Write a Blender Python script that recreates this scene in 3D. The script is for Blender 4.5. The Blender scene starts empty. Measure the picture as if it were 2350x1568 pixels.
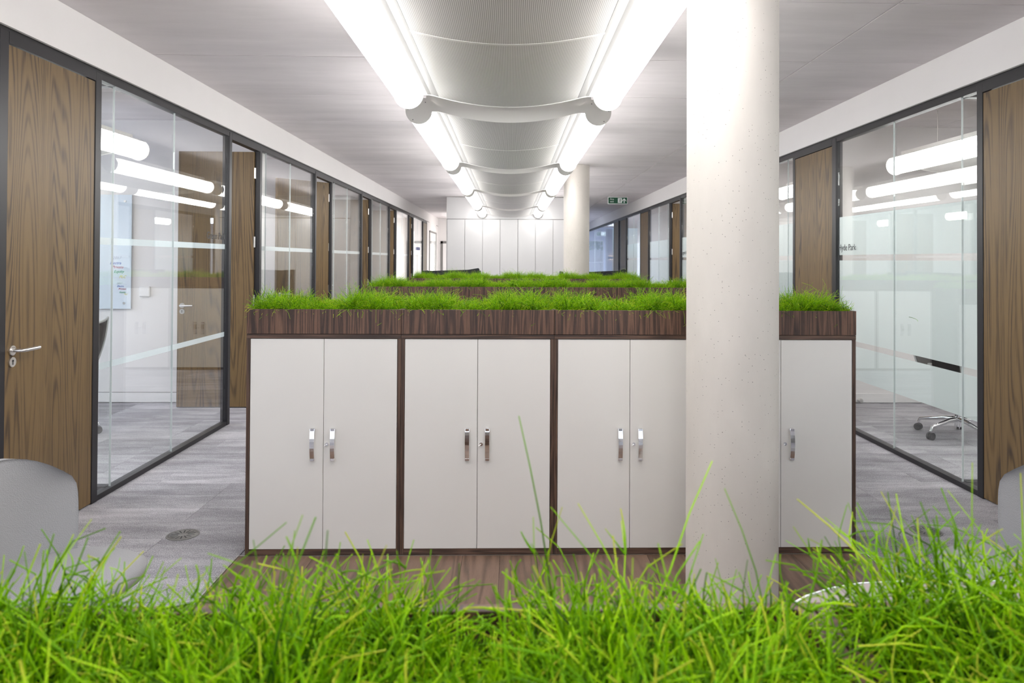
import bpy, math, random
import numpy as np
from mathutils import Matrix, Vector
random.seed(7); rng = np.random.default_rng(7)
S = bpy.context.scene; COL = S.collection
PI = math.pi

# ------------------------------------------------------------------ camera
cd = bpy.data.cameras.new('camera'); cam = bpy.data.objects.new('camera', cd); COL.objects.link(cam)
yaw, pitch, roll, F = 0.023354, 0.011314, -0.005025, 1700.0
cy_, sy_ = math.cos(yaw), math.sin(yaw)
fw = Vector((sy_*math.cos(pitch), cy_*math.cos(pitch), math.sin(pitch)))
r0 = Vector((cy_, -sy_, 0)); d0 = fw.cross(r0)
rr = r0*math.cos(roll)+d0*math.sin(roll); dd = d0*math.cos(roll)-r0*math.sin(roll)
m = Matrix.Identity(4)
for i in range(3):
    m[i][0] = rr[i]; m[i][1] = -dd[i]; m[i][2] = -fw[i]
m[0][3], m[1][3], m[2][3] = 0, 0, 1.53
cam.matrix_world = m
cd.sensor_width = 36; cd.lens = F/2350*36; cd.shift_x = (1175-1211.87)/2350; cd.shift_y = (577.44-784)/2350
cd.clip_start = 0.02; cd.clip_end = 200
cd.dof.use_dof = True; cd.dof.focus_distance = 4.2; cd.dof.aperture_fstop = 13
S.camera = cam

# ------------------------------------------------------------------ view, world, window light and added fill
S.view_settings.view_transform = 'Standard'; S.view_settings.look = 'None'
S.view_settings.gamma = 1; S.view_settings.use_curve_mapping = False
S.view_settings.exposure = 0.0
TUBE = 15.0          # strength of the luminous tubes
w = bpy.data.worlds.new('sky'); S.world = w; w.use_nodes = True
wn = w.node_tree.nodes; wl = w.node_tree.links
sky = wn.new('ShaderNodeTexSky'); sky.sky_type = 'HOSEK_WILKIE'; sky.turbidity = 4; sky.sun_direction = (0.3, -0.4, 0.8)
wn['Background'].inputs[1].default_value = 2.6
wl.new(sky.outputs[0], wn['Background'].inputs[0])
def daylight_fill(x, y, z, sx, sz, rot, e, colr):
    l = bpy.data.lights.new('daylight_fill', 'AREA'); l.shape = 'RECTANGLE'; l.size = sx; l.size_y = sz; l.energy = e; l.color = colr
    o = bpy.data.objects.new('daylight_fill', l); COL.objects.link(o); o.location = (x, y, z); o.rotation_euler = rot
daylight_fill(-7.3, 6.4, 1.6, 2.6, 2.0, (0, -PI/2, 0), 110, (.72, .82, 1.0))
daylight_fill(-7.3, 10, 1.6, 2.6, 2.0, (0, -PI/2, 0), 60, (.72, .82, 1.0))
daylight_fill(.2, -4.3, 1.75, 7.6, 2.3, (PI/2, 0, 0), 150, (.90, .95, 1.0))      # unseen window added behind the camera to fill the cabinet fronts
daylight_fill(5.2, 27.5, 2.9, 3.2, 4.0, (0, 0, 0), 620, (.74, .84, 1.0))         # fill light added under the lobby ceiling to lift the far right
daylight_fill(-3.3, 24.6, 1.4, 2.2, 2.0, (0, -PI/2, 0), 150, (1.0, .98, .96))      # fill light added behind the far left window to lift the corridor end
S.cycles.transparent_max_bounces = 24; S.cycles.diffuse_bounces = 6

# ------------------------------------------------------------------ materials
def hexc(r, g, b):
    f = lambda c: (c/255/12.92) if c/255 <= .04045 else ((c/255+.055)/1.055)**2.4
    return (f(r), f(g), f(b), 1)
def mat(name, col=(.5, .5, .5, 1), rough=.5, metal=0, **k):
    M_ = bpy.data.materials.new(name); M_.use_nodes = True
    b = M_.node_tree.nodes['Principled BSDF']
    b.inputs['Base Color'].default_value = col; b.inputs['Roughness'].default_value = rough; b.inputs['Metallic'].default_value = metal
    for kk, v in k.items(): b.inputs[kk.replace('_', ' ')].default_value = v
    return M_, M_.node_tree.nodes, M_.node_tree.links, b
def N(ns, t, **k):
    n = ns.new(t)
    for a, v in k.items():
        if a.startswith('i_'): n.inputs[a[2:].replace('_', ' ')].default_value = v
        else: setattr(n, a, v)
    return n
def ramp(ns, stops):
    n = ns.new('ShaderNodeValToRGB'); e = n.color_ramp.elements
    while len(e) < len(stops): e.new(.5)
    for i, (p, c) in enumerate(stops): e[i].position = p; e[i].color = c
    return n
def math_(ns, ls, op, a, b=None):
    n = ns.new('ShaderNodeMath'); n.operation = op
    for i, v in enumerate((a, b)):
        if v is None: continue
        if hasattr(v, 'links'): ls.new(v, n.inputs[i])
        else: n.inputs[i].default_value = v
    return n.outputs[0]
def coords(ns, ls, scale, rand=True, rot=(0, 0, 0)):
    tc = ns.new('ShaderNodeTexCoord'); mp = ns.new('ShaderNodeMapping'); mp.inputs['Scale'].default_value = scale; mp.inputs['Rotation'].default_value = rot
    src = tc.outputs['Object']
    if rand:
        oi = ns.new('ShaderNodeObjectInfo'); va = ns.new('ShaderNodeVectorMath'); va.operation = 'ADD'
        mu = math_(ns, ls, 'MULTIPLY', oi.outputs['Random'], 37.0)
        ls.new(src, va.inputs[0]); ls.new(mu, va.inputs[1]); src = va.outputs[0]
    ls.new(src, mp.inputs[0]); return mp.outputs[0]
def wood(name, c_dark, c_mid, c_light, scale, freq=9, rough=.45, contrast=.5, pore=160, lo=.0, hi=1.0):
    M_, ns, ls, b = mat(name, rough=rough)
    v = coords(ns, ls, scale)
    n1 = N(ns, 'ShaderNodeTexNoise'); n1.inputs['Scale'].default_value = 1.0; n1.inputs['Detail'].default_value = 2; n1.inputs['Roughness'].default_value = .45; ls.new(v, n1.inputs['Vector'])
    s = math_(ns, ls, 'SINE', math_(ns, ls, 'MULTIPLY', n1.outputs[0], freq*2*PI))
    s = math_(ns, ls, 'MULTIPLY_ADD', s, .5); s.node.inputs[2].default_value = .5
    n2 = N(ns, 'ShaderNodeTexNoise'); n2.inputs['Scale'].default_value = pore/10; n2.inputs['Detail'].default_value = 5; n2.inputs['Roughness'].default_value = .7; ls.new(v, n2.inputs['Vector'])
    n3 = N(ns, 'ShaderNodeTexNoise'); n3.inputs['Scale'].default_value = 1.7; ls.new(v, n3.inputs['Vector'])
    f = math_(ns, ls, 'ADD', math_(ns, ls, 'MULTIPLY', s, contrast), math_(ns, ls, 'MULTIPLY', n2.outputs[0], 1-contrast))
    f = math_(ns, ls, 'ADD', f, math_(ns, ls, 'MULTIPLY', math_(ns, ls, 'SUBTRACT', n3.outputs[0], .5), .5))
    rp = ramp(ns, [(.2, c_dark), (.5, c_mid), (.8, c_light)]); ls.new(f, rp.inputs[0]); ls.new(rp.outputs[0], b.inputs['Base Color'])
    bp = ns.new('ShaderNodeBump'); bp.inputs['Strength'].default_value = .12; bp.inputs['Distance'].default_value = .001; ls.new(f, bp.inputs['Height']); ls.new(bp.outputs[0], b.inputs['Normal'])
    return M_
def oak(name):
    M_, ns, ls, b = mat(name, rough=.46)
    v = coords(ns, ls, (4.2, 4.2, .26))
    n1 = N(ns, 'ShaderNodeTexNoise'); n1.inputs['Scale'].default_value = 1.0; n1.inputs['Detail'].default_value = 1.2; n1.inputs['Roughness'].default_value = .35; n1.inputs['Distortion'].default_value = .25; ls.new(v, n1.inputs['Vector'])
    vp = coords(ns, ls, (300, 300, 7)); n2 = N(ns, 'ShaderNodeTexNoise'); n2.inputs['Scale'].default_value = 1; n2.inputs['Detail'].default_value = 3; ls.new(vp, n2.inputs['Vector'])
    vq = coords(ns, ls, (26, 26, .5)); n3 = N(ns, 'ShaderNodeTexNoise'); n3.inputs['Scale'].default_value = 1; n3.inputs['Detail'].default_value = 4; ls.new(vq, n3.inputs['Vector'])
    ph = math_(ns, ls, 'ADD', math_(ns, ls, 'MULTIPLY', n1.outputs[0], 30*2*PI), math_(ns, ls, 'MULTIPLY', n2.outputs[0], 2.6))
    s_ = math_(ns, ls, 'MULTIPLY', math_(ns, ls, 'ADD', math_(ns, ls, 'SINE', ph), 1.0), .5)
    line = math_(ns, ls, 'POWER', s_, 2.6)
    amt = math_(ns, ls, 'MULTIPLY', line, math_(ns, ls, 'ADD', math_(ns, ls, 'MULTIPLY', n3.outputs[0], 1.5), -.25))
    f = math_(ns, ls, 'ADD', amt, math_(ns, ls, 'MULTIPLY', math_(ns, ls, 'SUBTRACT', n2.outputs[0], .5), .9))
    f = math_(ns, ls, 'ADD', f, math_(ns, ls, 'MULTIPLY', math_(ns, ls, 'SUBTRACT', n3.outputs[0], .5), .5))
    rp = ramp(ns, [(.0, hexc(114, 91, 56)), (.35, hexc(92, 72, 43)), (.8, hexc(58, 43, 27))]); ls.new(f, rp.inputs[0]); ls.new(rp.outputs[0], b.inputs['Base Color'])
    bp = ns.new('ShaderNodeBump'); bp.inputs['Strength'].default_value = .1; bp.inputs['Distance'].default_value = -.001; ls.new(f, bp.inputs['Height']); ls.new(bp.outputs[0], b.inputs['Normal'])
    return M_
OAK = oak('oak veneer')
WALNUT_V = wood('walnut vertical', hexc(42, 27, 20), hexc(80, 55, 43), hexc(112, 82, 64), (20, 20, .8), 9, .45, .40, 420)
WALNUT_H = wood('walnut horizontal', hexc(54, 38, 30), hexc(82, 60, 48), hexc(104, 78, 64), (1.2, 30, 30), 5, .45, .45, 110)
WALNUT_S = wood('walnut side', hexc(50, 36, 28), hexc(76, 56, 45), hexc(98, 74, 60), (40, 30, 1.2), 5, .45, .45, 110)
PLANK = wood('walnut floor plank', hexc(86, 66, 53), hexc(112, 88, 72), hexc(130, 104, 88), (9, .7, 9), 7, .38, .4, 300)
def paint(name, c, rough=.55, nz=.02):
    M_, ns, ls, b = mat(name, c, rough)
    v = coords(ns, ls, (3, 3, 3)); n = N(ns, 'ShaderNodeTexNoise'); n.inputs['Scale'].default_value = 1.2; ls.new(v, n.inputs['Vector'])
    hs = ns.new('ShaderNodeHueSaturation'); hs.inputs['Color'].default_value = c
    ls.new(math_(ns, ls, 'ADD', math_(ns, ls, 'MULTIPLY', n.outputs[0], nz*2), 1-nz), hs.inputs['Value']); ls.new(hs.outputs[0], b.inputs['Base Color'])
    n2 = N(ns, 'ShaderNodeTexNoise'); n2.inputs['Scale'].default_value = 90; ls.new(v, n2.inputs['Vector'])
    bp = ns.new('ShaderNodeBump'); bp.inputs['Strength'].default_value = .04; bp.inputs['Distance'].default_value = .001; ls.new(n2.outputs[0], bp.inputs['Height']); ls.new(bp.outputs[0], b.inputs['Normal'])
    return M_
WHITE = paint('white plasterboard', hexc(230, 227, 226))
WHITE2 = paint('white laminate', hexc(232, 230, 229), .4)
CREAM = paint('cream door laminate', hexc(224, 221, 217), .38)
BLACK = paint('black frame', hexc(25, 23, 27), .42)
BLACK2 = paint('black plastic', hexc(28, 28, 30), .5)
GREYM = paint('grey bead', hexc(120, 118, 116), .4)
RAFT = paint('white raft metal', hexc(236, 234, 230), .35)
RAFT2 = paint('raft side metal', hexc(158, 157, 156), .5)  # white panels painted greyer to offset the glare of the tubes
CUP = paint('white cupboard laminate', hexc(205, 204, 204), .45)
TABLE2 = paint('pinkish grey table laminate', hexc(160, 150, 147), .5)
GREY_FAB = paint('grey upholstery', hexc(152, 152, 154), .9)
def weave(M_):
    ns, ls = M_.node_tree.nodes, M_.node_tree.links; b = ns['Principled BSDF']
    v = coords(ns, ls, (1, 1, 1), False); vo = N(ns, 'ShaderNodeTexVoronoi'); vo.inputs['Scale'].default_value = 260; ls.new(v, vo.inputs['Vector'])
    bp = ns.new('ShaderNodeBump'); bp.inputs['Strength'].default_value = .5; bp.inputs['Distance'].default_value = .002; ls.new(vo.outputs['Distance'], bp.inputs['Height']); ls.new(bp.outputs[0], b.inputs['Normal'])
weave(GREY_FAB)
DARKFAB = paint('charcoal fabric', hexc(46, 46, 50), .9); weave(DARKFAB)
CHROME = mat('chrome', (.86, .86, .88, 1), .08, 1)[0]
STEEL = mat('brushed steel', (.72, .70, .68, 1), .28, 1)[0]
SILVER = mat('silver plastic', hexc(196, 198, 198), .35, .3)[0]
SOIL = paint('planting tray', hexc(66, 54, 40), .9, .3)
BLUE = paint('blue board', hexc(30, 56, 160), .5)
BOARD = mat('glass whiteboard', hexc(214, 225, 235), .12)[0]
TABLE = mat('white table laminate', hexc(225, 228, 232), .55)[0]
INK = {k: mat('ink '+k, c, .6)[0] for k, c in dict(grey=hexc(176, 184, 200), blue=hexc(70, 110, 190), red=hexc(176, 60, 90), green=hexc(60, 160, 120), yellow=hexc(222, 214, 100)).items()}
LETTER = mat('grey vinyl lettering', hexc(60, 60, 62), .6)[0]
SIGNG = mat('sign green', hexc(10, 78, 52), .4)[0]
SIGNW = mat('sign white', hexc(235, 240, 238), .4)[0]
LEAF = paint('bush leaf', hexc(170, 212, 120), .6, .3)
def emis(name, c, s):
    M_ = bpy.data.materials.new(name); M_.use_nodes = True; ns = M_.node_tree.nodes; ns.clear()
    e = ns.new('ShaderNodeEmission'); e.inputs[0].default_value = c; e.inputs[1].default_value = s
    o = ns.new('ShaderNodeOutputMaterial'); M_.node_tree.links.new(e.outputs[0], o.inputs[0]); return M_
GLOW = emis('luminous tube', (1.0, .985, .965, 1), TUBE)
WARM = emis('warm lamp glow', (1.0, .72, .42, 1), 5)
# concrete, seen as brushed formwork
def concrete(name, base, streak, lo, hi, holes=0, rough=.75):
    M_, ns, ls, b = mat(name, base, rough)
    v = coords(ns, ls, streak, True)
    n1 = N(ns, 'ShaderNodeTexNoise'); n1.inputs['Scale'].default_value = 1.0; n1.inputs['Detail'].default_value = 6; n1.inputs['Roughness'].default_value = .6; ls.new(v, n1.inputs['Vector'])
    v2 = coords(ns, ls, (1.2, 1.2, 1.2), True)
    n2 = N(ns, 'ShaderNodeTexNoise'); n2.inputs['Scale'].default_value = 1.0; n2.inputs['Detail'].default_value = 4; ls.new(v2, n2.inputs['Vector'])
    f = math_(ns, ls, 'ADD', math_(ns, ls, 'MULTIPLY', n1.outputs[0], .6), math_(ns, ls, 'MULTIPLY', n2.outputs[0], .4))
    c1 = tuple(x*lo for x in base[:3])+(1,); c2 = tuple(min(1, x*hi) for x in base[:3])+(1,)
    rp = ramp(ns, [(.32, c1), (.68, c2)]); ls.new(f, rp.inputs[0]); out = rp.outputs[0]
    h = f
    if holes:
        for sc, rad in ((holes, .13), (holes*.45, .07)):
            vo = N(ns, 'ShaderNodeTexVoronoi'); vo.inputs['Scale'].default_value = sc; v3 = coords(ns, ls, (1, 1, 1), False); ls.new(v3, vo.inputs['Vector'])
            sx = ns.new('ShaderNodeSeparateColor'); ls.new(vo.outputs['Color'], sx.inputs[0])
            mk = math_(ns, ls, 'MULTIPLY', math_(ns, ls, 'LESS_THAN', vo.outputs['Distance'], rad), math_(ns, ls, 'GREATER_THAN', sx.outputs[0], .72))
            mx = ns.new('ShaderNodeMix'); mx.data_type = 'RGBA'; ls.new(mk, mx.inputs[0]); ls.new(out, mx.inputs[6]); mx.inputs[7].default_value = tuple(x*.35 for x in base[:3])+(1,); out = mx.outputs[2]
            h = math_(ns, ls, 'SUBTRACT', h, mk)
    ls.new(out, b.inputs['Base Color'])
    bp = ns.new('ShaderNodeBump'); bp.inputs['Strength'].default_value = .15; bp.inputs['Distance'].default_value = .003; ls.new(h, bp.inputs['Height']); ls.new(bp.outputs[0], b.inputs['Normal'])
    return M_
CONC_CEIL = concrete('ceiling concrete', hexc(220, 214, 215), (.7, 4, 1), .86, 1.08)
CONC_COL = concrete('column concrete', hexc(214, 208, 201), (3, 3, 1.2), .88, 1.10, 75)
# carpet
def carpet(name, tiles):
    M_, ns, ls, b = mat(name, rough=.95)
    v = coords(ns, ls, (26, 150, 1), tiles)
    n1 = N(ns, 'ShaderNodeTexNoise'); n1.inputs['Scale'].default_value = 1; n1.inputs['Detail'].default_value = 3; ls.new(v, n1.inputs['Vector'])
    v2 = coords(ns, ls, (2.2, 9, 1), tiles)
    n2 = N(ns, 'ShaderNodeTexNoise'); n2.inputs['Scale'].default_value = 1; n2.inputs['Detail'].default_value = 3; ls.new(v2, n2.inputs['Vector'])
    v3 = coords(ns, ls, (1, 1, 1), False); n3 = N(ns, 'ShaderNodeTexNoise'); n3.inputs['Scale'].default_value = 190; n3.inputs['Detail'].default_value = 2; ls.new(v3, n3.inputs['Vector'])
    f = math_(ns, ls, 'ADD', math_(ns, ls, 'MULTIPLY', n1.outputs[0], .32), math_(ns, ls, 'MULTIPLY', n2.outputs[0], .55))
    f = math_(ns, ls, 'ADD', f, math_(ns, ls, 'MULTIPLY', n3.outputs[0], 1.1))
    if tiles:
        oi = ns.new('ShaderNodeObjectInfo'); t = oi.outputs['Random']
    else:
        br = N(ns, 'ShaderNodeTexBrick', offset=.5); br.inputs['Scale'].default_value = 1; br.inputs['Brick Width'].default_value = 1.0; br.inputs['Row Height'].default_value = .25; br.inputs['Mortar Size'].default_value = .001
        br.inputs['Color1'].default_value = (0, 0, 0, 1); br.inputs['Color2'].default_value = (1, 1, 1, 1); ls.new(v3, br.inputs['Vector']); t = br.outputs['Color']
    f = math_(ns, ls, 'ADD', f, math_(ns, ls, 'MULTIPLY', t, .16)); f = math_(ns, ls, 'SUBTRACT', f, .575)
    rp = ramp(ns, [(.25, hexc(112, 110, 115)), (.5, hexc(158, 156, 161)), (.75, hexc(200, 198, 203))]); ls.new(f, rp.inputs[0]); ls.new(rp.outputs[0], b.inputs['Base Color'])
    bp = ns.new('ShaderNodeBump'); bp.inputs['Strength'].default_value = .6; bp.inputs['Distance'].default_value = .004; ls.new(n3.outputs[0], bp.inputs['Height']); ls.new(bp.outputs[0], b.inputs['Normal'])
    return M_
CARPET = carpet('grey carpet', False); CARPET_T = carpet('grey carpet tile', True)
# perforated sheet of the rafts: fine ribs along the raft
M_, ns, ls, b = mat('perforated white metal', rough=.45); PERF = M_
tc = ns.new('ShaderNodeTexCoord'); sp = ns.new('ShaderNodeSeparateXYZ'); ls.new(tc.outputs['Object'], sp.inputs[0])
s1 = math_(ns, ls, 'SINE', math_(ns, ls, 'MULTIPLY', sp.outputs[0], 2*PI/.0082)); s2 = math_(ns, ls, 'SINE', math_(ns, ls, 'MULTIPLY', sp.outputs[1], 2*PI/.0082))
hh = math_(ns, ls, 'ADD', math_(ns, ls, 'MULTIPLY', s1, .8), math_(ns, ls, 'MULTIPLY', s2, .25))
rp = ramp(ns, [(.25, hexc(186, 182, 178)), (.75, hexc(243, 241, 238))]); ls.new(math_(ns, ls, 'ADD', math_(ns, ls, 'MULTIPLY', hh, .5), .5), rp.inputs[0]); ls.new(rp.outputs[0], b.inputs['Base Color'])
# clear glass: a sheet that reflects by the Fresnel law on both faces and lets the rest straight through
def fresnel(ns, ls, ior=1.5):
    g = ns.new('ShaderNodeNewGeometry'); fr = ns.new('ShaderNodeFresnel')
    iv = math_(ns, ls, 'ADD', math_(ns, ls, 'MULTIPLY', g.outputs['Backfacing'], 1/ior-ior), ior); ls.new(iv, fr.inputs[0]); return fr.outputs[0]
def clear(name, tint, ior=1.5):
    M_ = bpy.data.materials.new(name); M_.use_nodes = True; ns, ls = M_.node_tree.nodes, M_.node_tree.links; ns.clear()
    t = ns.new('ShaderNodeBsdfTransparent'); t.inputs[0].default_value = tint
    g = ns.new('ShaderNodeBsdfGlossy'); g.inputs['Roughness'].default_value = 0.0; g.inputs[0].default_value = (1, 1, 1, 1)
    mx = ns.new('ShaderNodeMixShader'); ls.new(fresnel(ns, ls, ior), mx.inputs[0]); ls.new(t.outputs[0], mx.inputs[1]); ls.new(g.outputs[0], mx.inputs[2])
    o = ns.new('ShaderNodeOutputMaterial'); ls.new(mx.outputs[0], o.inputs[0]); return M_
GLASS = clear('clear partition glass', (.975, .985, .98, 1)); EDGE = paint('glass edge seal', hexc(200, 208, 208), .3)
def frosted(name, alpha):
    M_ = bpy.data.materials.new(name); M_.use_nodes = True; ns, ls = M_.node_tree.nodes, M_.node_tree.links; ns.clear()
    t = ns.new('ShaderNodeBsdfTransparent'); d = ns.new('ShaderNodeBsdfDiffuse'); tr = ns.new('ShaderNodeBsdfTranslucent'); g = ns.new('ShaderNodeBsdfGlossy'); g.inputs['Roughness'].default_value = .02
    d.inputs[0].default_value = (.78, .82, .82, 1); tr.inputs[0].default_value = (.80, .86, .86, 1)
    m1 = ns.new('ShaderNodeMixShader'); m1.inputs[0].default_value = .6; ls.new(d.outputs[0], m1.inputs[1]); ls.new(tr.outputs[0], m1.inputs[2])
    m2 = ns.new('ShaderNodeMixShader'); m2.inputs[0].default_value = alpha; ls.new(t.outputs[0], m2.inputs[1]); ls.new(m1.outputs[0], m2.inputs[2])
    o = ns.new('ShaderNodeOutputMaterial'); ls.new(m2.outputs[0], o.inputs[0]); return M_
FROST = frosted('frosted film', .82); BAND = frosted('frosted band', .6)
# grass: tone stored per blade
M_, ns, ls, b = mat('grass blade', rough=.45, Specular_IOR_Level=.2); GRASS = M_
at = ns.new('ShaderNodeAttribute'); at.attribute_name = 'tone'
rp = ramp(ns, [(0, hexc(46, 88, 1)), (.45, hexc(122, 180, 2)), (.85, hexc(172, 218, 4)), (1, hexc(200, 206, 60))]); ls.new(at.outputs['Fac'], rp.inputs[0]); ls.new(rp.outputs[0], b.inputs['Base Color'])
tr = ns.new('ShaderNodeBsdfTranslucent'); ls.new(rp.outputs[0], tr.inputs[0]); mx = ns.new('ShaderNodeMixShader'); mx.inputs[0].default_value = .28
ls.new(b.outputs[0], mx.inputs[1]); ls.new(tr.outputs[0], mx.inputs[2]); ls.new(mx.outputs[0], ns['Material Output'].inputs[0])

# ------------------------------------------------------------------ mesh helpers
class MB:
    def __init__(s): s.v = []; s.f = []; s.sm = []
    def add(s, v, f, smooth=False):
        n = len(s.v); s.v += [tuple(p) for p in v]; s.f += [tuple(i+n for i in q) for q in f]; s.sm += [smooth]*len(f); return s
    def box(s, x0, x1, y0, y1, z0, z1):
        return s.add([(x0, y0, z0), (x1, y0, z0), (x1, y1, z0), (x0, y1, z0), (x0, y0, z1), (x1, y0, z1), (x1, y1, z1), (x0, y1, z1)],
                     [(0, 3, 2, 1), (4, 5, 6, 7), (0, 1, 5, 4), (1, 2, 6, 5), (2, 3, 7, 6), (3, 0, 4, 7)])
    def tube(s, pts, r, n=12, cap=True):
        pts = [Vector(p) for p in pts]; R_ = r if isinstance(r, (list, tuple)) else [r]*len(pts); V = []; Fc = []
        up = None
        for i, p in enumerate(pts):
            t = (pts[min(i+1, len(pts)-1)]-pts[max(i-1, 0)]).normalized()
            a = up if up is not None else (Vector((0, 0, 1)) if abs(t.z) < .9 else Vector((1, 0, 0)))
            a = (a-t*a.dot(t)).normalized(); up = a; bb = t.cross(a)
            for k in range(n): q = 2*PI*k/n; V.append(p+(a*math.cos(q)+bb*math.sin(q))*R_[i])
        for i in range(len(pts)-1):
            for k in range(n): Fc.append((i*n+k, i*n+(k+1) % n, (i+1)*n+(k+1) % n, (i+1)*n+k))
        s.add(V, Fc, True)
        if cap:
            s.add(V[:n], [tuple(range(n))[::-1]]); s.add(V[-n:], [tuple(range(n))])
        return s
    def lathe(s, prof, c=(0, 0, 0), n=32):
        V = []; Fc = []
        for (r, z) in prof:
            for k in range(n): q = 2*PI*k/n; V.append((c[0]+r*math.cos(q), c[1]+r*math.sin(q), c[2]+z))
        for i in range(len(prof)-1):
            for k in range(n): Fc.append((i*n+k, i*n+(k+1) % n, (i+1)*n+(k+1) % n, (i+1)*n+k))
        return s.add(V, Fc, True)
    def prism(s, poly, a0, a1, axis='y', smooth=False):   # poly in (x,z) for axis y, (x,y) for axis z, (y,z) for axis x
        f = {'y': lambda p, a: (p[0], a, p[1]), 'z': lambda p, a: (p[0], p[1], a), 'x': lambda p, a: (a, p[0], p[1])}[axis]
        n = len(poly); V = [f(p, a0) for p in poly]+[f(p, a1) for p in poly]
        s.add(V, [tuple(range(n)), tuple(range(n, 2*n))[::-1]]); s.add(V, [(i, i+n, (i+1) % n+n, (i+1) % n) for i in range(n)], smooth); return s
    def mesh(s, name):
        me = bpy.data.meshes.new(name); me.from_pydata(s.v, [], s.f); me.polygons.foreach_set('use_smooth', s.sm); me.update(); return me
def obj(name, mb, material, parent=None, loc=None, rot=None, bevel=0):
    me = mb.mesh(name) if isinstance(mb, MB) else mb
    if isinstance(mb, MB) or len(me.materials) == 0:
        me.materials.clear(); me.materials.append(material)
    o = bpy.data.objects.new(name, me); COL.objects.link(o)
    if parent: o.parent = parent
    if loc: o.location = loc
    if rot: o.rotation_euler = rot
    if bevel:
        md = o.modifiers.new('bevel', 'BEVEL'); md.width = bevel; md.segments = 2; md.limit_method = 'ANGLE'
    return o
def tag(o, label=None, cat=None, group=None, kind=None):
    if label: o['label'] = label
    if cat: o['category'] = cat
    if group: o['group'] = group
    if kind: o['kind'] = kind
    return o
def thing(name, loc=(0, 0, 0), rz=0, **k):
    o = bpy.data.objects.new(name, None); o.empty_display_size = .1; COL.objects.link(o); o.location = loc; o.rotation_euler = (0, 0, rz); return tag(o, **k)
def copy_tree(o, parent=None):
    c = o.copy(); COL.objects.link(c); c.parent = parent
    for ch in list(o.children): copy_tree(ch, c)
    return c
def text_mesh(s, size, depth=.0006, shear=0, align='LEFT'):
    cu = bpy.data.curves.new('t', 'FONT'); cu.body = s; cu.size = size; cu.extrude = depth; cu.shear = shear; cu.align_x = align; cu.resolution_u = 3
    o = bpy.data.objects.new('t', cu); COL.objects.link(o); bpy.context.view_layer.update()
    me = bpy.data.meshes.new_from_object(o.evaluated_get(bpy.context.evaluated_depsgraph_get())); bpy.data.objects.remove(o); return me
def text(name, s, size, material, parent, mtx, **k):
    me = text_mesh(s, size, **k); me.transform(mtx); me.materials.clear(); me.materials.append(material)
    o = bpy.data.objects.new(name, me); COL.objects.link(o); o.parent = parent; return o
def struct(name, mb, material, label=None, parent=None, **k):
    o = obj(name, mb, material, parent, **k)
    if parent is None: tag(o, label, 'structure' if False else None, kind='structure')
    return o

# ------------------------------------------------------------------ large structure
LX, RX, CZ = -2.593, 3.061, 3.0
YB, YF = -4.0, 26.5
fl = struct('floor', MB().box(-7.2, 7.4, YB, 34, -.10, -.006), CARPET, 'grey carpet floor running through corridor and glazed offices')
ce = struct('ceiling', MB().box(-7.2, 7.4, YB, 34, CZ+.012, CZ+.2), CONC_CEIL, 'exposed concrete ceiling with formwork joints above the light rafts')
# ceiling formwork panels with open joints
pan = {}
xs = [-7.2, -5.12, -2.68, -.24, 2.2, 4.64, 7.4]
ys = [YB]+[-3.35+1.25*i for i in range(30)]
for i in range(len(xs)-1):
    key = round(xs[i+1]-xs[i], 3)
    for j in range(len(ys)-1):
        wy = ys[j+1]-ys[j]; kk = (key, round(wy, 3))
        if kk not in pan:
            me = MB().box(-key/2+.005, key/2-.005, -wy/2+.004, wy/2-.004, 0, .012).mesh('panel'); me.materials.append(CONC_CEIL); pan[kk] = me
        o = bpy.data.objects.new('panel', pan[kk]); COL.objects.link(o); o.parent = ce; o.location = ((xs[i]+xs[i+1])/2, (ys[j]+ys[j+1])/2, CZ+random.uniform(0, .0015))
# carpet planks in the parts of the floor the view shows closely
tile = MB().box(-.499, .499, -.1245, .1245, -.006, 0).mesh('carpet_tile'); tile.materials.append(CARPET_T)
half = MB().box(-.249, .249, -.1245, .1245, -.006, 0).mesh('carpet_tile'); half.materials.append(CARPET_T)
nt = 0
for j in range(26):
    y = 2.1+.25*j+.125
    for side in (-1, 1):
        edge = -1.39 if side < 0 else 1.862
        x = edge+side*(0 if j % 2 else 0)
        first = (j*7 % 4)*.25 or 1.0
        full = [first] if first in (.5, 1.0) else [.5]
        while sum(full) < 3.2: full.append(1.0)
        xx = edge
        for L_ in full:
            c = xx+side*L_/2; xx += side*L_
            if y > 7.9 and abs(c) > 2.5+.1: continue
            o = bpy.data.objects.new('carpet_tile', tile if L_ == 1 else half); COL.objects.link(o); o.parent = fl; o.location = (c, y, random.uniform(-.0006, 0)); nt += 1
# walnut inlay floor between the two cabinet rows
inl = thing('floor_inlay', (0, 0, 0), label='walnut plank floor inlay in the carpet in front of the nearest cabinet row', kind='structure'); inl.name = 'floor_inlay'
pw = 3.245/17
pm = MB().box(-pw/2+.0008, pw/2-.0008, -.6, .6, -.006, .0015).mesh('plank'); pm.materials.append(PLANK)
pm2 = MB().box(-pw/2+.0008, pw/2-.0008, -.3, .3, -.006, .0015).mesh('plank'); pm2.materials.append(PLANK)
for i in range(17):
    x = -1.385+pw*(i+.5); y = 3.848; k = 0
    while y > .7:
        L_ = .6 if (k == 0 and i % 2) else 1.2
        if y-L_ < .3: L_ = .6
        o = bpy.data.objects.new('plank', pm if L_ == 1.2 else pm2); COL.objects.link(o); o.parent = inl; o.location = (x, y-L_/2, random.uniform(0, .0004)); y -= L_+.0016; k += 1
for bb in ((-1.388, 1.862, 3.85, 3.858), (-1.396, -1.388, .3, 3.858), (1.862, 1.868, .3, 3.858)): obj('edge_trim', MB().box(*bb, -.006, .003), STEEL, inl)

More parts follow.
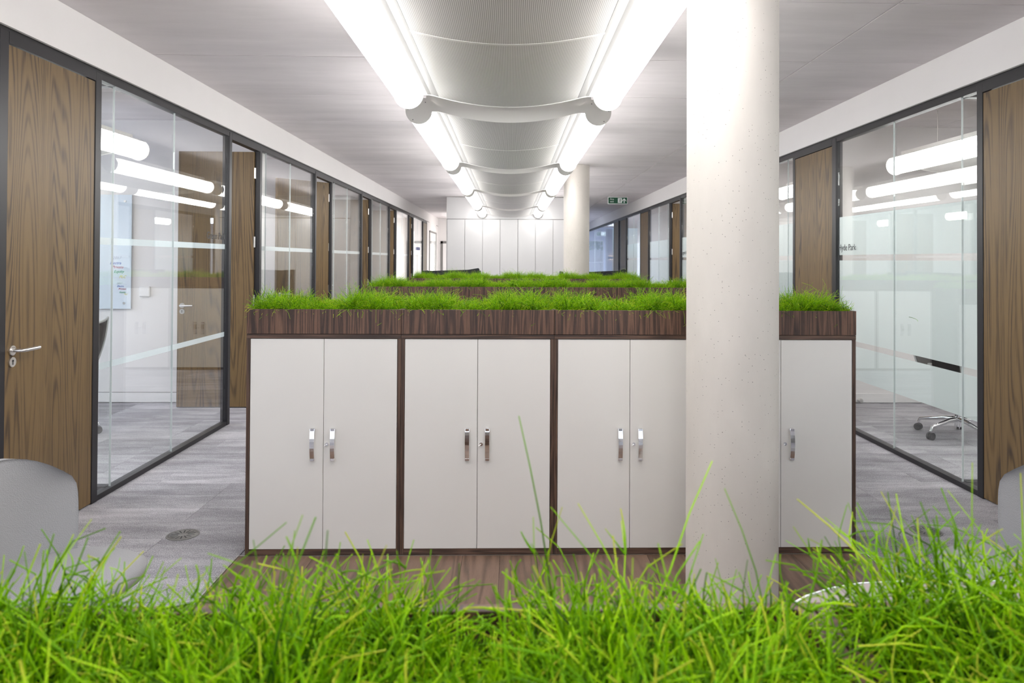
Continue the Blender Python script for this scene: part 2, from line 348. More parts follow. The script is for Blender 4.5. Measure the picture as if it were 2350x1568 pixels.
# outer walls and white bands above the partitions
struct('wall_back', MB().box(-7.2, -3.8, YB-.1, YB, 0, CZ).box(4.2, 7.4, YB-.1, YB, 0, CZ).box(-3.8, 4.2, YB-.1, YB, 0, .5).box(-3.8, 4.2, YB-.1, YB, 2.92, CZ), WHITE, 'white wall behind the camera around a wide window added for fill light')  # the opening is added so fill light reaches the cabinet fronts
for i in range(6): posts_x = -3.8+1.6*i; struct('trim_window_%d' % (i+1), MB().box(posts_x-.03, posts_x+.03, YB-.08, YB-.02, .5, 2.92), BLACK, 'mullion of the added window behind the camera')
wl_ = struct('wall_left', MB().box(-2.75, LX, YB, YF, 2.722, CZ), WHITE, 'white plaster band above the glazed partition on the left')
wr_ = struct('wall_right', MB().box(RX, 3.22, YB, 33, 2.722, CZ), WHITE, 'white plaster band above the glazed partition on the right')
obj('shadow_gap', MB().box(-2.70, LX-.012, YB, 22.2, 2.694, 2.722), BLACK, wl_)
obj('bead', MB().box(LX-.012, LX+.003, YB, 22.2, 2.714, 2.722), GREYM, wl_)
obj('shadow_gap', MB().box(RX+.012, 3.15, YB, 33, 2.694, 2.722), BLACK, wr_)
obj('bead', MB().box(RX-.003, RX+.012, YB, 33, 2.714, 2.722), GREYM, wr_)

def outer(name, x0, x1, label):
    # facade wall of the offices with a window in each bay
    mb = MB().box(x0, x1, YB, YF+.0, 0, .6).box(x0, x1, YB, YF, 2.6, CZ)
    y = YB
    for c in [k*3.03+6.4 for k in range(-3, 7)]:
        mb.box(x0, x1, y, c-1.3, .6, 2.6); y = c+1.3
    mb.box(x0, x1, y, YF, .6, 2.6); o = struct(name, mb, WHITE, label); return o
outer('wall_office_left', -7.2, -7.0, 'white facade wall at the back of the left offices')
struct('wall_office_right', MB().box(7.2, 7.4, YB, 34, 0, CZ), WHITE, 'white wall at the back of the right offices')

def wallb(name, x0, x1, y0, y1, z0, z1, label, m=WHITE): return struct(name, MB().box(x0, x1, y0, y1, z0, z1), m, label)

# ------------------------------------------------------------------ glazed partitions
GT = 2.655; wn_ = [0]; dn_ = [0]
def partition(side, g0, g1, joints, bands, films, letters=None, label='', rail=True, shared=None):
    wn_[0] += 1
    X = LX if side < 0 else RX; s = side          # s points away from the corridor
    xa = lambda a, b: (X+s*min(a, b), X+s*max(a, b)) if s > 0 else (X-max(a, b), X-min(a, b))
    t = thing('window_%d' % wn_[0], (0, 0, 0), label=label, kind='structure')
    x0, x1 = xa(0, .06)
    obj('top_rail', MB().box(x0, x1, g0, g1, GT, 2.694), BLACK, t, bevel=.002)
    obj('bottom_rail', MB().box(x0, x1, g0, g1, 0, .035), BLACK, t, bevel=.002)
    p0, p1 = xa(.018, .030)
    e = [g0]+joints+[g1]
    for a, b_ in zip(e[:-1], e[1:]):
        obj('pane', MB().box(p0, p1, a+.0022, b_-.0022, .03, GT+.005), GLASS, t)
    for j in joints: obj('pane_joint', MB().box(p0, p1, j-.002, j+.002, .035, GT), EDGE, t)
    f0, f1 = xa(.0305, .0312)
    for (z0, z1) in bands: obj('frosted_band', MB().box(f0, f1, g0+.004, g1-.004, z0, z1), BAND, t)
    for (z0, z1) in films: obj('frosted_film', MB().box(f0, f1, g0+.03, g1-.004, z0, z1), FROST, t)
    if letters:
        tx, ya, z, size = letters
        if s < 0: mt = Matrix(((0, 0, 1, X-.016), (1, 0, 0, ya), (0, 1, 0, z), (0, 0, 0, 1)))
        else: mt = Matrix(((0, 0, -1, X+.016), (-1, 0, 0, ya), (0, 1, 0, z), (0, 0, 0, 1)))
        text('lettering', tx, size, LETTER, t, mt)
    return t
posts = []
def post(side, y0, y1, z1=2.694):
    X = LX if side < 0 else RX
    x0, x1 = (X-.062, X+.004) if side < 0 else (X-.004, X+.062)
    posts.append((x0, x1, y0, y1, 0, z1)); o = struct('trim_%d' % len(posts), MB().box(x0, x1, y0, y1, 0, z1), BLACK, 'black metal post of the %s partition' % ('left' if side < 0 else 'right'), bevel=.003)
    return o
def lever(parent, x, y, z, dirx, face):
    # face: outward normal sign along local y (-1 towards -y); lever runs along dirx
    f = face
    obj('rose', MB().tube([(x, y, z), (x, y+f*.008, z)], .026, 24), STEEL, parent)
    obj('lever', MB().tube([(x, y, z), (x, y+f*.055, z), (x+dirx*.012, y+f*.062, z), (x+dirx*.13, y+f*.062, z+.002)], .0095, 12), STEEL, parent)
    e = obj('escutcheon', MB().tube([(x, y, z-.06), (x, y+f*.008, z-.06)], .026, 24), STEEL, parent)
    obj('keyhole', MB().tube([(x, y, z-.054), (x, y+f*.0092, z-.054)], .006, 12).box(x-.0025, x+.0025, min(y, y+f*.0092), max(y, y+f*.0092), z-.074, z-.054), BLACK2, e)
def door(side, y0, y1, angle, hinge, label, handle_near=True, z1=2.632):
    """oak leaf between y0,y1 hinged at the far (+1) or near (-1) jamb; angle swings it away from the corridor"""
    dn_[0] += 1; X = LX if side < 0 else RX
    hw = y1-y0-.006; hy = y1-.003 if hinge > 0 else y0+.003
    # local frame: x along the leaf from the hinge, y = thickness, outward face to corridor
    closed = -PI/2 if hinge > 0 else PI/2
    rz = closed + (-angle if (side < 0) == (hinge > 0) else angle)
    xo = X+side*.022
    if angle: xo = X+side*.05
    t = thing('door_%d' % dn_[0], (xo, hy, 0), rz, label=label, kind='structure')
    tt = .022
    obj('leaf', MB().box(.0, hw, -tt, tt, .008, z1-.004), OAK, t, bevel=.0015)
    for f in (-1, 1): lever(t, hw-.05, f*tt, 1.045, -1, f)
    f = 1 if rz*0 == 0 else 1
    for zz in ((.25, 1.10, 1.70, 2.41) if angle else ()):
        h = obj('hinge', MB().tube([(-.004, -tt-.004 if not angle else 0, zz-.055), (-.004, -tt-.004 if not angle else 0, zz+.055)], .007, 10).box(-.0045, .0, -tt, tt, zz-.055, zz+.055), STEEL, t)
    return t
def head(side, y0, y1):
    X = LX if side < 0 else RX
    x0, x1 = (X-.062, X+.004) if side < 0 else (X-.004, X+.062)
    posts.append(0); return struct('trim_%d' % len(posts), MB().box(x0, x1, y0, y1, 2.634, 2.694), BLACK, 'black metal door head of the %s partition' % ('left' if side < 0 else 'right'))

LB = [(1.615, 1.660), (.814, .856)]
RF = [(.474, .768), (.815, 1.54), (1.59, 1.945)]
# left side
post(-1, 3.80, 3.867); head(-1, 3.867, 4.668); door(-1, 3.867, 4.668, 0, 1, 'closed oak door with steel lever handle nearest on the left'); post(-1, 4.668, 4.733)
GL0 = [4.733, 7.76, 10.82, 13.85, 16.85, 19.78]; GL1 = [6.867, 9.865, 12.93, 15.88, 18.93, 21.94]
ordn = ['nearest', 'second', 'third', 'fourth', 'fifth', 'farthest']
for k in range(6):
    a, b_ = GL0[k], GL1[k]
    partition(-1, a, b_, [a+.195, a+1.07], LB, [], ('Green Park', 6.42, 1.700, .088) if k == 0 else None, 'clear glass partition with two frosted bands, %s on the left side%s' % (ordn[k], ', lettered Green Park' if k == 0 else ''))
    post(-1, b_, b_+.06)
    nxt = GL0[k+1]-.06 if k < 5 else 22.9
    head(-1, b_+.06, nxt)
    ang = [1.565, .72, 1.5, 1.5, 1.5, 0][k]
    door(-1, b_+.06, nxt, ang, 1, 'oak door %s, %s of the glazed bay on the left' % ('standing open into the office' if ang else 'closed', ordn[k]+' door beyond the first, at the far end' if False else 'just beyond the '+ordn[k]+' bay'))
    post(-1, nxt, nxt+.06)
# frames nearer than the first left door (outside the view, for reflections)
partition(-1, .8, 3.80, [2.3], LB, [], None, 'clear glass partition beside the planter, left of the camera')
# dividers of left offices
def glassdiv(x0, x1, y, label):
    wn_[0] += 1; t = thing('window_%d' % wn_[0], (0, 0, 0), label=label, kind='structure')
    obj('top_rail', MB().box(x0, x1, y-.03, y+.03, 2.655, 2.71), BLACK, t); obj('bottom_rail', MB().box(x0, x1, y-.03, y+.03, 0, .04), BLACK, t)
    n = 4; 
    for i in range(n): obj('pane', MB().box(x0+(x1-x0)*i/n+.002, x0+(x1-x0)*(i+1)/n-.002, y-.006, y+.006, .04, 2.655), GLASS, t)
    obj('bulkhead', MB().box(x0, x1, y-.05, y+.05, 2.71, CZ), WHITE, t)
glassdiv(-7.0, -2.63, 4.93, 'glass cross partition between the two nearest left offices')
glassdiv(3.10, 7.2, 4.995, 'glass cross partition between the two nearest right offices')
for i, y in enumerate([7.975, 11.02, 14.05, 17.05, 20.0]):
    o = wallb('wall_divider_left_%d' % (i+1), -7.0, -2.66, y, y+.1, 0, CZ, 'white wall between two left offices')
    obj('skirting', MB().box(-7.0, -2.67, y-.014, y, 0, .10), WHITE2, o, bevel=.003)
    obj('shadow_line', MB().box(-7.0, -2.67, y-.002, y, .10, .106), GREYM, o)
for i, y in enumerate([7.975, 11.1, 14.3, 17.45, 20.65]):
    o = wallb('wall_divider_right_%d' % (i+1), 3.13, 7.2, y, y+.1, 0, CZ, 'white wall between two right offices')
    obj('skirting', MB().box(3.13, 7.2, y-.014, y, 0, .10), WHITE2, o, bevel=.003)
# right side
post(1, 3.80, 3.87); head(1, 3.87, 4.73); door(1, 3.87, 4.73, 0, 1, 'closed oak door cut by the right edge of the picture'); post(1, 4.73, 4.79)
for k, (a, b_, dd_, let, ang) in enumerate([(4.79, 6.90, (6.985, 7.905), ('Hyde Park', 6.885, 1.632, .082), 0), (7.97, 10.1, (10.16, 11.02), None, 0), (11.08, 13.29, (13.35, 14.2), ("Regent's Park", 13.26, 1.645, .088), 1.5),
        (14.28, 16.40, (16.47, 17.40), None, 0), (17.46, 19.60, (19.67, 20.6), None, 0)]):
    partition(1, a, b_, [a+.2, a+1.1], [], RF, let, 'glass partition with frosted film and clear strips, %s on the right side%s' % (ordn[k], ', lettered '+let[0] if let else ''))
    post(1, b_, dd_[0]); head(1, dd_[0], dd_[1]); post(1, dd_[1], dd_[1]+.06)
    door(1, dd_[0], dd_[1], ang, 1, 'oak door %s, just beyond the %s glazed bay on the right' % ('standing open' if ang else 'closed', ordn[k]))
partition(1, 20.66, 20.97, [], [], [], None, 'narrow glass slot between two far oak doors on the right'); post(1, 20.97, 21.03); head(1, 21.03, 21.9)
door(1, 21.03, 21.9, 0, 1, 'farthest closed oak door on the right, before the lobby glass'); post(1, 21.9, 21.96)
partition(1, 21.96, 29.0, [23.7, 25.4, 27.2], [], [], None, 'long clear glass screen of the far lobby on the right')
partition(1, .8, 3.80, [2.3], [], RF, None, 'frosted glass partition right of the camera')

# ------------------------------------------------------------------ far end
wallb('wall_far_left', -7.0, -1.0, 26.5, 26.6, 0, CZ, 'white end wall at the far left of the corridor')
wallb('wall_left_end', -2.75, LX, 22.96, 23.6, 0, 2.70, 'white wall with a window at the far end of the left side')
wallb('wall_left_end_2', -2.75, LX, 25.76, 26.5, 0, 2.70, 'white wall beyond the far left window'); wallb('wall_left_end_3', -2.75, LX, 23.6, 25.76, 2.45, 2.722, 'white wall above the far left window')
t = thing('window_far_left', (0, 0, 0), label='tall window with grey frame at the far end of the left wall', kind='structure')
obj('frame', MB().box(LX-.02, LX+.02, 23.6, 23.66, 0, 2.45).box(LX-.02, LX+.02, 25.7, 25.76, 0, 2.45).box(LX-.02, LX+.02, 23.6, 25.76, 2.4, 2.45), GREYM, t)
obj('pane', MB().box(LX+.001, LX+.006, 23.66, 25.7, 0, 2.4), GLASS, t)
t = thing('door_far_left', (0, 0, 0), label='plain white door in the far left end wall', kind='structure')
obj('leaf', MB().box(-2.42, -1.62, 26.47, 26.49, 0, 2.1), WHITE2, t); obj('frame', MB().box(-2.5, -2.42, 26.46, 26.5, 0, 2.18).box(-1.62, -1.54, 26.46, 26.5, 0, 2.18).box(-2.5, -1.54, 26.46, 26.5, 2.1, 2.18), GREYM, t)
# core block with the wall of tall cupboards
wallb('wall_core', -1.50, 1.62, 17.32, 26.5, 0, CZ, 'white core block closing the end of the corridor')
t = thing('cupboard_wall', (0, 17.3, 0), label='full-height white cupboards with seven flush doors at the end of the corridor', cat='cupboard')
obj('body', MB().box(-1.50, 1.5, -.02, .02, 0, 2.985), CUP, t)
for i in range(7):
    x0 = -1.482+.411*i; d = obj('cupboard_door', MB().box(x0+.004, x0+.407, -.042, -.02, .06, 2.462), CUP, t, bevel=.002)
    obj('edge_shadow', MB().box(x0+.4075, x0+.4105, -.03, -.0205, .06, 2.462), GREYM, d)
obj('reveal', MB().box(-1.50, 1.5, -.024, -.0205, 2.468, 2.482), GREYM, t)
# lobby beyond, right
mb = MB().box(1.62, 3.3, 33, 33.2, 0, CZ).box(4.15, 7.2, 33, 33.2, 0, CZ).box(3.3, 4.15, 33, 33.2, 2.42, CZ).box(3.3, 4.15, 33, 33.2, 0, .35)
struct('wall_lobby', mb, paint('lobby blue white', hexc(196, 205, 222)), 'pale wall at the back of the far lobby')
t = thing('window_lobby', (0, 33, 0), label='bright window with a green view at the back of the far lobby', kind='structure')
obj('frame', MB().box(3.3, 3.34, .0, .06, .35, 2.42).box(4.11, 4.15, 0, .06, .35, 2.42).box(3.3, 4.15, 0, .06, 2.38, 2.42).box(3.3, 4.15, 0, .06, .35, .39).box(3.3, 4.15, .01, .05, 1.42, 1.45), SILVER, t)
obj('pane', MB().box(3.34, 4.11, .02, .03, .39, 2.38), GLASS, t)
wallb('wall_lobby_pier', 3.28, 3.62, 25.3, 25.6, 0, 2.6, 'narrow brushed pier in the far lobby', paint('brushed pier', hexc(160, 158, 160), .4))
t = thing('wall_lamp', (3.42, 25.28, 1.62), label='small up and down wall lamp glowing on the far lobby pier', cat='lamp')
obj('housing', MB().box(-.09, .09, -.05, .02, -.05, .05), BLACK2, t); obj('glow', MB().box(-.07, .07, -.04, .01, .051, .055), WARM, t); obj('glow', MB().box(-.07, .07, -.04, .01, -.055, -.051), WARM, t)
wallb('ground_outside', 1, 9, 33.2, 60, -.3, -.1, 'ground outside the lobby window', LEAF)
mb = MB()
for i in range(2600):
    a, r_ = random.uniform(0, 2*PI), random.uniform(.3, 1)**.5
    c = Vector((4.2+1.6*r_*math.cos(a), 36+.8*random.uniform(-1, 1), 1.3+1.3*r_*math.sin(a)*1.1)); u = Vector((random.gauss(0, 1), random.gauss(0, 1), random.gauss(0, 1))).normalized()*.07; v_ = u.orthogonal().normalized()*.04
    mb.add([c-u, c+v_, c+u, c-v_], [(0, 1, 2, 3)])
tag(obj('bush', mb, LEAF), 'green bush outside the far lobby window', 'bush', kind=None)

# ------------------------------------------------------------------ columns
def column(x, y, r, label):
    o = obj('column', MB().lathe([(r-.0, 0), (r, .02), (r, 1.5), (r, 2.999)], n=64), CONC_COL, loc=(x, y, 0)); return tag(o, label, 'column')
column(.992, 3.30, .2, 'round bare concrete column standing in front of the nearest cabinets')
column(1.02, 11.5, .2, 'round concrete column at the back, behind the third planter row')

# ------------------------------------------------------------------ light rafts
def raft_parts(t, L_, strip=True, rod=3.0):
    """module from y=0 to y=L_, tubes at x = +-.65, tube centre z = 2.6"""
    def sag(x): return 2.525+.075*min(1, (abs(x)/.50))**2
    pts = [(-.45+.9*i/24) for i in range(25)]
    def sheet(xa, xb, n, y0, y1, off=0, th=.004):
        P = [xa+(xb-xa)*i/n for i in range(n+1)]
        low = [(x, sag(x)+off) for x in P]; top = [(x, sag(x)+off+th) for x in reversed(P)]; return low+top
    obj('perforated_panel', MB().prism(sheet(-.45, .45, 48, 0, L_), .012, L_-.012, 'y'), PERF, t)
    for s_ in (-1, 1):
        xa, xb = (.4515, .60) if s_ > 0 else (-.60, -.4515)
        P = [xa+(xb-xa)*i/6 for i in range(7)]
        g = lambda x: sag(x)+(.012 if abs(x) > .55 else 0)
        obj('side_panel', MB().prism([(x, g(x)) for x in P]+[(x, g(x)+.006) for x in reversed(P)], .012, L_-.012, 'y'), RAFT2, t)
        obj('luminous_tube', MB().tube([(s_*.648, .012, 2.60), (s_*.648, L_-.012, 2.60)], .0875, 40), GLOW, t)
        h = MB(); nn = 10
        arc = [(s_*(.648)+.094*math.cos(a)*s_, 2.60+.094*math.sin(a)) for a in [math.radians(50+ (150-50)*i/nn) for i in range(nn+1)]]
        arc2 = [(s_*(.648)+.089*math.cos(a)*s_, 2.60+.089*math.sin(a)) for a in [math.radians(150-(150-50)*i/nn) for i in range(nn+1)]]
        obj('cowl', MB().prism(arc+arc2, .012, L_-.012, 'y'), RAFT, t)
    if strip: obj('cross_strip', MB().prism(sheet(-.45, .45, 24, 0, 0, -.002, .002), L_/2-.012, L_/2+.012, 'y', True), RAFT, t)
    obj('top_tray', MB().box(-.60, .60, .03, L_-.03, 2.607, 2.74), RAFT, t)
    for (y0, y1) in ((0, .012), (L_-.012, L_)):
        half = [(x, sag(x)-.004) for x in [.553*i/14 for i in range(15)]]
        half += [(.648+.095*math.cos(math.radians(a)), 2.60+.095*math.sin(math.radians(a))) for a in range(188, 461, 8)]
        half += [(.59, 2.692), (.53, 2.655), (.47, 2.612)]
        e = MB().prism(half+[(-x, z) for (x, z) in reversed(half)][:-1], y0, y1, 'y')
        ep = obj('end_plate', e, RAFT, t)
        if y0 == 0:
            for s_ in (-1, 1):
                for (x, z) in ((.60, 2.662), (.725, 2.61), (.69, 2.535)):
                    if strip: obj('screw', MB().tube([(s_*x, -.001, z), (s_*x, .004, z)], .004, 8), GREYM, ep)
    for s_ in (-1, 1):
        for y in (L_*.15, L_*.85): obj('hanger_rod', MB().tube([(s_*.4, y, 2.74), (s_*.4, y, rod)], .004, 6), STEEL, t)
XR = -.02
mods = [(2.02, 4.82), (5.34, 8.15), (8.53, 11.24), (11.6, 14.6), (15.0, 17.22), (-1.2, 1.50)]
names = ['nearest', 'second', 'third', 'fourth', 'farthest', 'overhead']
for (a, b_), nm in zip(mods, names):
    t = thing('light_raft', (XR, a, 0), label='white curved ceiling light raft between two glowing tubes, %s of the corridor row' % nm if nm != 'overhead' else 'white curved light raft above the camera', cat='ceiling light', group='light rafts along the corridor ceiling')
    raft_parts(t, b_-a)
# rafts in the offices: one module copied
def room_raft(x, y0, y1, z, label):
    t = thing('office_light', (x, y0, z-2.60), label=label, cat='ceiling light', group='light rafts in the offices')
    raft_parts(t, y1-y0, False, 3.0+2.60-z)
for k in range(6):
    room_raft(-4.10, 5.05+3.03*k, 6.95+3.03*k, 2.53, 'white light raft with glowing tubes in the %s left office' % ordn[k])
for k in range(5):
    room_raft(4.53, 5.2+3.12*k, 7.4+3.12*k, 2.50, 'white light raft with glowing tubes in the %s right office' % ordn[k])
room_raft(-4.10, 1.6, 4.3, 2.53, 'white light raft in the left office beside the camera')
room_raft(4.53, 1.6, 4.3, 2.50, 'white light raft in the right office beside the camera')

# ------------------------------------------------------------------ cabinets and planters
CW, CD, X0 = .795, .45, -1.3606
def bar_handle(parent, x, z0, z1):
    n = 10; prof = []
    for i in range(n+1):
        u = i/n; prof.append((-(.020+.012*math.sin(PI*u)), z0+(z1-z0)*u))
    back = [(y+.007, z) for (y, z) in reversed(prof)]
    mb = MB().prism(prof+back, x-.011, x+.011, 'x')
    mb.box(x-.010, x+.010, -.024, 0, z0, z0+.012).box(x-.010, x+.010, -.024, 0, z1-.012, z1)
    return obj('handle', mb, CHROME, parent, bevel=.0012)
def make_cabinet():
    t = thing('storage_cabinet')
    s = .018
    obj('side_panel', MB().box(0, s, 0, CD, 0, 1.118), WALNUT_S, t, bevel=.0007); obj('side_panel', MB().box(CW-.001-s, CW-.001, 0, CD, 0, 1.118), WALNUT_S, t, bevel=.0007)
    obj('top_panel', MB().box(0, CW-.001, -.002, CD, 1.118, 1.140), WALNUT_H, t, bevel=.0007)
    obj('plinth', MB().box(s, CW-.001-s, .004, CD-.01, 0, .030), WALNUT_H, t)
    obj('back_panel', MB().box(s, CW-.001-s, CD-.012, CD-.002, .03, 1.118), WALNUT_V, t)
    mid = CW/2-.0005
    for (a, b_, hx, lk) in ((s+.002, mid-.0012, mid-.052, None), (mid+.0012, CW-.001-s-.002, mid+.052, mid+.020)):
        d = obj('door', MB().box(a, b_, .0015, .0195, .032, 1.1155), CREAM, t, bevel=.0008)
        h = bar_handle(d, hx, .491, .656); 
        if lk: obj('lock', MB().tube([(lk, .0015, .573), (lk, -.010, .573)], [.0085, .0085], 20).tube([(lk, -.010, .573), (lk-.013, -.020, .566)], .0022, 8), CHROME, d)
    return t
def make_planter():
    t = thing('planter_box'); h = .127; s = .012
    obj('front_panel', MB().box(0, CW-.002, -.006, s-.006, 0, h), WALNUT_V, t, bevel=.0008)
    obj('back_panel', MB().box(0, CW-.002, CD-s, CD, 0, h), WALNUT_V, t, bevel=.0008)
    for x in (0, CW-.002-s): obj('end_panel', MB().box(x, x+s, s-.006, CD-s, 0, h), WALNUT_V, t)
    obj('tray', MB().box(s, CW-.002-s, s-.004, CD-s, 0, h-.035), SOIL, t)
    return t
# grass meshes
def grass_mesh(name, seed, n, K, r, wid, dep, h0, h1, strays=(), kink=.35, extra=None, lean=1.0, shoots=.6):
    g = np.random.default_rng(seed)
    n0 = n; bx = g.uniform(.02, wid-.02, n); by = g.uniform(.02, dep-.02, n)
    # clump modulation
    ph = g.uniform(0, 6.28, 6)
    cl = .5+.25*np.sin(bx*23+ph[0])*np.sin(by*31+ph[1])+.25*np.sin(bx*57+ph[2]+2*np.sin(by*20))
    H_ = (h0+(h1-h0)*g.beta(2, 2.2, n))*(.72+.5*cl)
    if extra is not None: H_ = H_*extra(bx, by)
    tall = g.random(n) < .035; H_[tall] *= 1.35
    az = g.uniform(0, 2*PI, n); ln = g.uniform(.1, .75, n)*lean
    # outward lean near the rims
    ox = ((bx/wid)-.5)*2; oy = ((by/dep)-.5)*2
    dx = np.cos(az)*ln+.35*ox**3*lean; dy = np.sin(az)*ln+.45*oy**3*lean
    D = np.stack([dx, dy, np.ones(n)], 1); D /= np.linalg.norm(D, axis=1)[:, None]
    P = np.zeros((n, K+1, 3)); P[:, 0, 0] = bx; P[:, 0, 1] = by; P[:, 0, 2] = 0
    L_ = H_*g.uniform(1.0, 1.45, n)/K
    bend = g.normal(0, kink, (n, 3)); bend[:, 2] -= kink*.45
    for k in range(K):
        P[:, k+1] = P[:, k]+D*L_[:, None]
        D = D+bend*(1.6/K)+g.normal(0, kink*.7, (n, 3))*(2.2/K); D /= np.linalg.norm(D, axis=1)[:, None]
    # side shoots: short leaves that leave the stems part way up
    nb_ = int(n*shoots); ii = g.integers(0, n, nb_); kk0 = g.integers(max(1, K//3), K, nb_)
    Q = np.zeros((nb_, K+1, 3)); Q[:, 0] = P[ii, kk0]; D2 = np.stack([g.normal(0, .8, nb_), g.normal(0, .8, nb_), g.uniform(.3, 1.4, nb_)], 1)
    b2 = g.normal(0, .5, (nb_, 3)); l2 = g.uniform(.012, .034, nb_)/K
    for k in range(K):
        D2 /= np.linalg.norm(D2, axis=1)[:, None]; Q[:, k+1] = Q[:, k]+D2*l2[:, None]; D2 = D2+b2*(1.2/K)
    P = np.concatenate([P, Q]); n = len(P)
    if len(strays):
        Sx = np.array(strays, float); Q = np.zeros((len(Sx), K+1, 3))
        for i, (x, y, hh_, lx, ly, cv) in enumerate(Sx):
            for k in range(K+1):
                u = k/K; Q[i, k] = (x+lx*u+cv*math.sin(PI*u), y+ly*u, hh_*u)
        P = np.concatenate([P, Q]); n = len(P)
    T = np.gradient(P, axis=1); T /= np.linalg.norm(T, axis=2)[:, :, None]+1e-9
    ref = g.normal(0, 1, (n, 1, 3)); A = np.cross(T, ref); A /= np.linalg.norm(A, axis=2)[:, :, None]+1e-9; B = np.cross(T, A)
    taper = np.linspace(1, .45, K+1)[None, :, None]*g.uniform(.7, 1.25, n)[:, None, None]*r
    V = np.stack([P+(A*math.cos(q)+B*math.sin(q))*taper for q in (0, 2.094, 4.189)], 2)   # n,K+1,3ring,3
    V = V.reshape(-1, 3); base = (np.arange(n)*(K+1)*3)[:, None, None]; kk = (np.arange(K)*3)[None, :, None]
    ring = np.arange(3)[None, None, :]; nx = (ring+1) % 3
    Fq = np.stack([base+kk+ring, base+kk+nx, base+kk+3+nx, base+kk+3+ring], 3).reshape(-1, 4)
    me = bpy.data.meshes.new(name); me.vertices.add(len(V)); me.vertices.foreach_set('co', V.ravel().astype(np.float32))
    me.loops.add(Fq.size); me.loops.foreach_set('vertex_index', Fq.ravel().astype(np.int32)); me.polygons.add(len(Fq)); me.polygons.foreach_set('loop_start', np.arange(0, Fq.size, 4, dtype=np.int32))
    me.polygons.foreach_set('use_smooth', np.ones(len(Fq), bool)); me.update(calc_edges=True)
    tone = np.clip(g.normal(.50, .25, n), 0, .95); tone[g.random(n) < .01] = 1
    tn = np.repeat(tone, (K+1)*3)+np.tile(np.repeat(np.linspace(-.5, .2, K+1), 3), n)  # roots painted darker as the shade deep between blades, tips lighter
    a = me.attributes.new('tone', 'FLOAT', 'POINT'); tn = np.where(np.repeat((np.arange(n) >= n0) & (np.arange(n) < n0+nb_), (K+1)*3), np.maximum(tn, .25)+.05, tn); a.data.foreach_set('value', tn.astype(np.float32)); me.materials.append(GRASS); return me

def exr(bx, by): return (1-.45*np.exp(-(bx/.03)**2)-.45*np.exp(-((CW-bx)/.03)**2))*(.85+.3*np.sin(bx*11+1)*np.sin(bx*4.3)+.12*np.sin(bx*40))
cab0 = make_cabinet(); pl0 = make_planter()
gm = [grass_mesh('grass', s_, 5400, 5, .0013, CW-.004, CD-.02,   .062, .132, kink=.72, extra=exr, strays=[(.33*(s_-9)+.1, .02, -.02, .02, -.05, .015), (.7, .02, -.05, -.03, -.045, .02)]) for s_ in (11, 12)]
rowsY = [3.863, 7.10, 10.30, .115]
rown = ['nearest full row', 'second row', 'third row', 'foreground row']
posn = ['leftmost', 'second from left', 'third from left', 'rightmost']
used = [False]
def put(proto, x, y, z, label, cat, group):
    c = proto if not proto.get('used') else copy_tree(proto)
    if not proto.get('used'): proto['used'] = 1
    c.location = (x, y, z); tag(c, label, cat, group); return c
protos = []
for r_ in range(4):
    for u in range(4):
        if r_ == 3 and u not in (1, 2): continue
        x = X0+CW*u; y = rowsY[r_]
        extra = {0: ' with cream doors' if u < 3 else ' half behind the concrete column'}.get(r_, ', mostly hidden')
        c = copy_tree(cab0); c.location = (x, y, 0); tag(c, 'walnut storage cabinet%s, %s in the %s' % (extra, posn[u], rown[r_]), 'cabinet', 'storage cabinets in rows')
        c = copy_tree(pl0); c.location = (x+.0005, y, 1.142); tag(c, 'walnut planter box full of green grass, %s on the %s' % (posn[u], rown[r_]), 'planter', 'planter boxes on the cabinets')
        if r_ < 3:
            o = bpy.data.objects.new('grass', gm[(u+r_) % 2]); COL.objects.link(o)
            if (u*3+r_) % 3 == 1: o.location = (x+CW-.002, y+CD-.01, 1.142+.095); o.rotation_euler = (0, 0, PI)
            else: o.location = (x+.002, y+.008, 1.142+.095)
            tag(o, 'thin curly green grass growing in the %s planter of the %s' % (posn[u], rown[r_]), 'grass', 'grass on the cabinet rows', 'stuff')
for o in (cab0, pl0):
    for ch in list(o.children):
        for g_ in list(ch.children): bpy.data.objects.remove(g_)
        bpy.data.objects.remove(ch)
    bpy.data.objects.remove(o)
# foreground grass, dense, with long stalks
def ex1(bx, by): return (1.0-.5*np.exp(-((bx-.553)/.035)**2)*(by > .3)-.35*np.exp(-((bx-.775)/.03)**2)+.12*np.sin(bx*33))*np.where(by > .36, .85, 1)
def ex2(bx, by): return (1.22-.6*np.exp(-(bx/.03)**2))*np.where(by > .37, .95, 1)
st1 = [(.24, .30, .13, .10, 0, .01), (.26, .28, .14, -.07, .02, .02), (.33, .36, .125, .09, 0, -.02), (.42, .34, .10, .04, .02, .01), (.60, .40, .185, -.03, 0, .004), (.66, .36, .13, -.05, .02, .01), (.71, .34, .12, .05, 0, .01), (.74, .38, .14, -.03, 0, .01), (.20, .34, .10, -.03, .02, .02), (.30, .33, .12, .02, .02, -.02), (.50, .38, .09, .03, 0, .01), (.78, .36, .11, .02, 0, .01)]
st2 = [(.02, .38, .13, -.02, 0, .01), (.09, .37, .16, -.01, 0, -.004), (.12, .38, .15, .0, 0, .002), (.15, .36, .11, -.03, .01, -.01), (.33, .30, .17, -.05, 0, -.008), (.37, .30, .16, -.07, 0, -.006), (.40, .28, .155, -.06, 0, -.01), (.05, .30, .10, .03, 0, .02), (.22, .36, .09, .02, 0, .01), (.28, .3, .1, -.04, 0, .01)]
